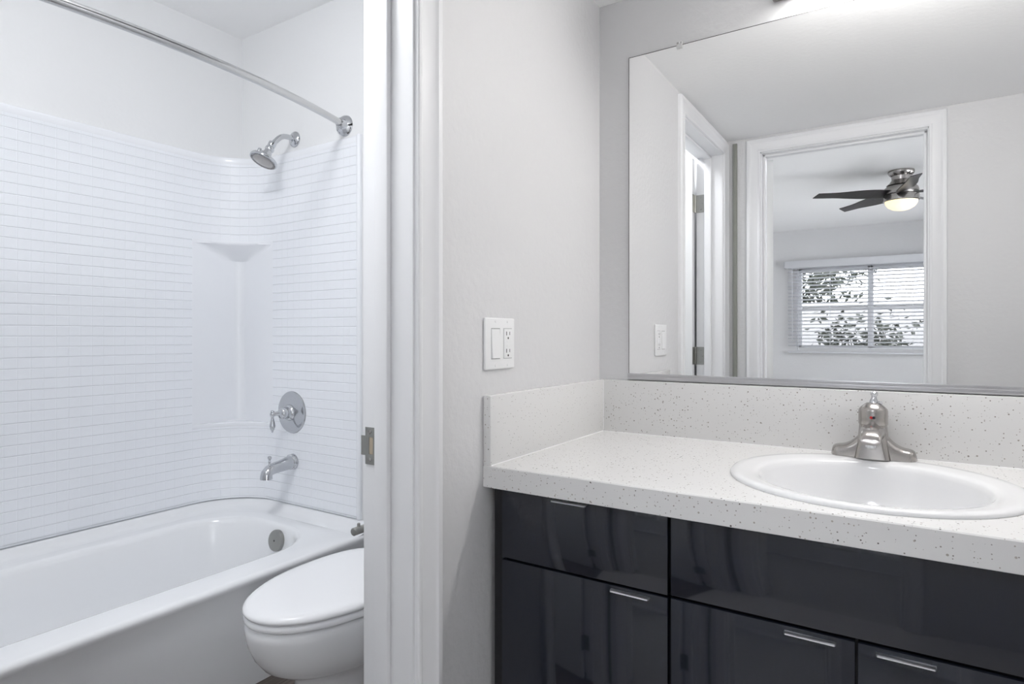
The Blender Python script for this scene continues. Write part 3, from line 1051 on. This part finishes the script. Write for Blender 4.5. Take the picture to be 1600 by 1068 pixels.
# ------------------------------------------------------------------ wall mirror
MX0, MX1, MZ0, MZ1 = .0944, 1.306, .983, 1.893
mi = thing('wall_mirror', (.7, 0, MZ0), 'large frameless wall mirror above the back splash', 'mirror')
mg = MB().box(MX0, MX1, -.006, -.0006, MZ0, MZ1, .0008, 1)
mg.build('mirror_glass', M['mirror'], mi, smooth=False)
e_ = MB()
for (a, b, c, d2) in ((MX0 - .0011, MX0 - .0001, MZ0, MZ1 + .001), (MX1 + .0001, MX1 + .0011, MZ0, MZ1 + .001)):
    e_.box(a, b, -.0055, -.0006, c, d2)
e_.box(MX0 - .001, MX1 + .001, -.0055, -.0006, MZ1 + .0001, MZ1 + .0012)
e_.build('mirror_edge', M['slot'], mi, smooth=False)
ch = MB()
ch.box(MX0 - .003, MX1 + .003, -.0105, -.0008, ZSP + .003, MZ0 - .0005, .0012)
ch.box(MX0 - .003, MX1 + .003, -.0105, -.0068, MZ0 - .001, MZ0 + .0075, .0012)
ch.build('bottom_channel', M['channel'], mi)
for x in (.2415, 1.1585):
    c_ = MB().box(x - .008, x + .008, -.0098, -.0066, MZ1 - .009, MZ1 + .008, .0012)
    c_.box(x - .007, x + .007, -.0098, -.0008, MZ1 + .0015, MZ1 + .010, .0012)
    c_.lathe([(.0032, 0), (.0026, .0014), (.0, .0016)], (x, -.0097, MZ1 + .005), (0, -1, 0), 14)
    c_.build('clip', M['clear'], mi)

# ------------------------------------------------------------------ vanity light above the mirror
vl = thing('vanity_light', (.84, 0, 1.99), 'frosted bar light above the mirror', 'light fixture')
MB().box(.48, 1.20, -.026, -.0006, 1.940, 2.030, .004).build('back_plate', M['nickel'], vl)
vg = MB()
vg.lathe([(.0, 0), (.022, .001), (.0268, .006), (.0268, .594), (.022, .599), (.0, .60)], (.54, -.056, 1.968), (1, 0, 0), 32)
vg.build('light_tube', M['frost'], vl)
for x in (.539, 1.141):
    MB().lathe([(.029, -.006), (.029, .006)], (x, -.056, 1.968), (1, 0, 0), 32).build('end_cap', M['nickel'], vl)

# ------------------------------------------------------------------ bathroom ceiling light
bl = thing('ceiling_light', (-.55, -1.12, ZB), 'round frosted ceiling light of the bathroom', 'light fixture')
MB().lathe([(.165, -.0005), (.165, -.02), (.150, -.022)], (-.55, -1.12, ZB), (0, 0, 1), 40).build('base_ring', M['nickel'], bl)
MB().lathe([(.150, -.018), (.145, -.045), (.12, -.07), (.07, -.088), (.0, -.094)], (-.55, -1.12, ZB), (0, 0, 1), 40, cap0=False).build('diffuser', M['bathlamp'], bl)

# ------------------------------------------------------------------ bedroom: ceiling fan
FCX, FCY = .717, -4.24
fn = thing('ceiling_fan', (FCX, FCY, ZB), 'five-blade dark ceiling fan with a lit lamp, seen in the mirror', 'ceiling fan')
MB().lathe([(.092, -.0005), (.094, -.010), (.092, -.024), (.080, -.040), (.060, -.052), (.050, -.056)], (FCX, FCY, ZB), (0, 0, 1), 36).build('canopy', M['nickel'], fn)
MB().lathe([(.070, -.045), (.068, -.075), (.084, -.098), (.105, -.118)], (FCX, FCY, ZB), (0, 0, 1), 30).build('neck', M['nickel'], fn)
MB().lathe([(.05, -.108), (.095, -.118), (.118, -.140), (.124, -.165), (.118, -.19), (.110, -.196)], (FCX, FCY, ZB), (0, 0, 1), 44).build('motor_housing', M['nickel'], fn)
ring = MB().lathe([(.112, -.196), (.126, -.199), (.128, -.204), (.128, -.242), (.122, -.248), (.11, -.249)], (FCX, FCY, ZB), (0, 0, 1), 44).build('lamp_ring', M['nickel'], fn)
MB().lathe([(.117, -.246), (.112, -.268), (.095, -.292), (.062, -.312), (.025, -.322), (.0, -.324)], (FCX, FCY, ZB), (0, 0, 1), 40, cap0=False).build('lamp_dome', M['fanlamp'], fn)
for i in range(5):
    a = math.radians(152 + 72 * i)
    bl_ = MB()
    L0, L1 = .085, .66
    rings = []
    for k in range(13):
        t = k / 12
        x = L0 + (L1 - L0) * t
        w0 = .100 + .05 * math.sin(PI * min(1, t * 1.4)) * (1 - t) ** .5 - .022 * t
        pit = -math.radians(19) * (1 - .25 * t)
        ring = []
        sk_ = .018 * t
        for (u, v) in ((-.5, -.003), (.5, -.003), (.5, .003), (-.5, .003)):
            y = u * w0 + sk_
            ring.append(Vector((x + (.02 * u if k == 12 else 0), y * math.cos(pit) - v * math.sin(pit), y * math.sin(pit) + v * math.cos(pit))))
        rings.append(ring)
    bl_.loft(rings)
    bl_.xform(Matrix.Translation((FCX, FCY, ZB - .185)) @ Matrix.Rotation(a, 4, 'Z'))
    bl_.build('blade', M['blade'], fn, smooth=False)

# added fill lamp, unseen, to brighten the vanity area through the bedroom doorway
bd = thing('added_fill_lamp', (.55, -2.40, ZB), 'added unseen fill lamp on the bedroom ceiling near the doorway', 'light fixture')
MB().lathe([(.205, -.0005), (.205, -.022), (.185, -.024)], (.55, -2.40, ZB), (0, 0, 1), 40).build('base_ring', M['nickel'], bd)
MB().lathe([(.185, -.02), (.18, -.05), (.15, -.08), (.08, -.10), (.0, -.106)], (.55, -2.40, ZB), (0, 0, 1), 40, cap0=False).build('diffuser', M['bedfill'], bd)

# ------------------------------------------------------------------ bedroom window
wn = thing('window_1', (.38, YG, WZ0), 'white sliding bedroom window behind the blind, seen in the mirror', 'window')
struct(wn)
wf = MB()
y0, y1 = YG - .11, YG - .05
wf.box(WX0, WX0 + .05, y0, y1, WZ0, WZ1, .004)
wf.box(WX1 - .05, WX1, y0, y1, WZ0, WZ1, .004)
wf.box(WX0, WX1, y0, y1, WZ0, WZ0 + .04, .004)
wf.box(WX0, WX1, y0, y1, WZ1 - .05, WZ1, .004)
wf.box(.35, .41, y0, y1, WZ0, WZ1, .004)
wf.box(WX0, WX1, y0 + .015, y1 - .01, 1.405, 1.44, .003)
wf.build('window_frame', M['vinyl'], wn)
for a, b in ((WX0 + .045, .355), (.405, WX1 - .045)):
    MB().box(a, b, YG - .083, YG - .079, WZ0 + .03, WZ1 - .03).build('pane', M['pane'], wn, smooth=False)
MB().box(WX0, WX1, YG - .05, YG + .0, WZ0, WZ0 + .014, .003).build('window_sill', M['trim'], wn)

# added glazed door in the bedroom's right wall, unseen, to bring in fill daylight
pd = thing('added_patio_door', (BX1 + .05, (PY_0 + PY_1) / 2, 0), 'added unseen patio door in the right wall of the bedroom, for fill daylight', 'window')
struct(pd)
wf = MB()
wf.box(BX1 + .02, BX1 + .08, PY_0, PY_0 + .06, 0, PZ_1, .004)
wf.box(BX1 + .02, BX1 + .08, PY_1 - .06, PY_1, 0, PZ_1, .004)
wf.box(BX1 + .02, BX1 + .08, -4.54, -4.46, 0, PZ_1, .004)
wf.box(BX1 + .02, BX1 + .08, PY_0, PY_1, 0, .06, .004)
wf.box(BX1 + .02, BX1 + .08, PY_0, PY_1, PZ_1 - .06, PZ_1, .004)
wf.build('window_frame', M['vinyl'], pd)
for a, b in ((PY_0 + .05, -4.53), (-4.47, PY_1 - .05)):
    MB().box(BX1 + .048, BX1 + .052, a, b, .05, PZ_1 - .05).build('pane', M['pane'], pd, smooth=False)

bd = thing('window_blind', (.38, YG, 1.99), 'white slatted blind hanging open over the bedroom window, seen in the mirror', 'blind')
SX0, SX1 = -.53, 1.29
va_ = MB()
va_.box(SX0 - .045, SX1 + .045, YG + .062, YG + .074, 1.945, 2.035, .003)
va_.box(SX0 - .045, SX0 - .034, YG + .002, YG + .074, 1.945, 2.035, .002)
va_.box(SX1 + .034, SX1 + .045, YG + .002, YG + .074, 1.945, 2.035, .002)
va_.build('valance', M['slat'], bd)
MB().box(SX0, SX1, YG + .008, YG + .055, 1.965, 2.015, .002).build('head_rail', M['slat'], bd)
sl = MB()
nsl = 23
for i in range(nsl):
    z = 1.945 - i * .0445
    pit = math.radians(14)
    rings = []
    for k in range(2):
        x = (SX0, SX1)[k]
        ring = []
        pr = []
        for q in range(7):
            u = -.5 + q / 6
            pr.append((u * .049, .0035 * (1 - (2 * u) ** 2) + .0012))
        for q in range(6, -1, -1):
            u = -.5 + q / 6
            pr.append((u * .049, .0035 * (1 - (2 * u) ** 2) - .0012))
        for a, b in pr:
            ring.append(Vector((x, YG + .032 + a * math.cos(pit) - b * math.sin(pit), z + a * math.sin(pit) + b * math.cos(pit))))
        rings.append(ring)
    sl.loft(rings)
sl.build('slats', M['slat'], bd, smooth=False)
MB().box(SX0, SX1, YG + .008, YG + .056, .872, .892, .004).build('bottom_rail', M['slat'], bd)
for x in (-.43, -.05, .38, .81, 1.19):
    lc = MB()
    for yy in (YG + .006, YG + .058):
        lc.tube([(x, yy, .89), (x, yy, 1.97)], .0012, 6)
    lc.build('ladder_cord', M['slat'], bd)
wd = MB()
wd.tube([(-.475, YG + .066, 1.05), (-.475, YG + .066, 1.95)], .004, 10)
wd.build('tilt_wand', M['slat'], bd)
wd = MB()
wd.tube([(-.405, YG + .066, .93), (-.405, YG + .066, 1.95)], .002, 8)
wd.lathe([(.0, -.02), (.006, -.018), (.007, 0), (.003, .012)], (-.405, YG + .066, .93), (0, 0, 1), 12)
wd.build('lift_cord', M['slat'], bd)

# ------------------------------------------------------------------ outside the window
struct(MB().box(-14, 14, -30, YG - .16, -.2, -.1).build('ground', M['ground'], smooth=False))
gw = MB()
gw.box(-6, 7, -11.35, -11.2, -.1, 1.62)
gw.box(-6.02, 7.02, -11.4, -11.15, 1.62, 1.70, .01)
tag(gw.build('garden_wall', M['garden'], smooth=False), 'pale garden wall outside the bedroom window, seen through the blind in the mirror', 'wall')


def leaves(mb, centers, count, spread, size, rnd):
    bm = mb.bm
    for _ in range(count):
        c = rnd.choice(centers)
        p = Vector(c) + Vector((rnd.gauss(0, spread), rnd.gauss(0, spread), rnd.gauss(0, spread * .8)))
        d1 = Vector((rnd.uniform(-1, 1), rnd.uniform(-1, 1), rnd.uniform(-1, .4))).normalized()
        s1 = d1.cross(Vector((rnd.uniform(-1, 1), rnd.uniform(-1, 1), rnd.uniform(-1, 1)))).normalized()
        L = size * rnd.uniform(.7, 1.3)
        nrm = d1.cross(s1) * .08 * L
        v = [bm.verts.new(p), bm.verts.new(p + d1 * L * .5 + s1 * L * .25 + nrm), bm.verts.new(p + d1 * L), bm.verts.new(p + d1 * L * .5 - s1 * L * .25 + nrm)]
        bm.faces.new((v[0], v[1], v[2]))
        bm.faces.new((v[0], v[2], v[3]))


def tree(x, y, h, seed, label, nl):
    rnd = random.Random(seed)
    t = thing('tree', (x, y, -.1), label, 'tree', 'trees outside the bedroom window')
    tr = MB()
    p = Vector((x, y, -.12))
    path = [p.copy()]
    for k in range(6):
        p = p + Vector((rnd.uniform(-.1, .1), rnd.uniform(-.1, .1), h / 6))
        path.append(p.copy())
    tr.tube(path, [.11 - .012 * k for k in range(7)], 10)
    ends = []
    for k in range(22):
        b0 = path[rnd.randint(2, 6)]
        a = rnd.uniform(0, 2 * PI)
        L = rnd.uniform(.9, 2.0)
        q = [b0]
        dirv = Vector((math.cos(a), math.sin(a), rnd.uniform(.0, .9)))
        for s in range(4):
            q.append(q[-1] + (dirv + Vector((rnd.uniform(-.3, .3), rnd.uniform(-.3, .3), rnd.uniform(-.2, .3)))) * L / 4)
        tr.tube(q, [.035, .028, .02, .014, .008], 6)
        ends += [q[2], q[3], q[4]]
    tr.build('trunk', M['bark'], t)
    lf = MB()
    leaves(lf, ends, nl, .34, .15, rnd)
    lf.build('foliage', M['leaf'], t, smooth=False, fix=False)


tree(-1.9, -13.2, 4.0, 3, 'leafy tree outside the left half of the bedroom window', 9000)
tree(3.6, -13.4, 3.6, 12, 'leafy tree outside the right half of the bedroom window', 2600)


def shrub(x, y, h, seed, label):
    rnd = random.Random(seed)
    t = thing('shrub', (x, y, -.1), label, 'shrub', 'shrubs outside the bedroom window')
    st_ = MB()
    cs = []
    for k in range(9):
        a = rnd.uniform(0, 2 * PI)
        tip = Vector((x + .40 * math.cos(a), y + .25 * math.sin(a), h * rnd.uniform(.55, 1)))
        st_.tube([(x, y, -.12), (x + .1 * math.cos(a), y + .1 * math.sin(a), h * .4), tip], [.014, .01, .005], 6)
        cs += [tip, tip * .6 + Vector((x, y, .2)) * .4]
    st_.build('stems', M['bark'], t)
    lf = MB()
    leaves(lf, cs, 1300, .20, .12, rnd)
    lf.build('foliage', M['leaf2'], t, smooth=False, fix=False)


shrub(-1.65, -9.9, 1.30, 21, 'dark shrub at the left below the bedroom window view')
shrub(.10, -9.6, 1.22, 22, 'dark shrub left of the window mullion')
shrub(1.85, -9.9, 1.28, 23, 'dark shrub right of the window mullion')
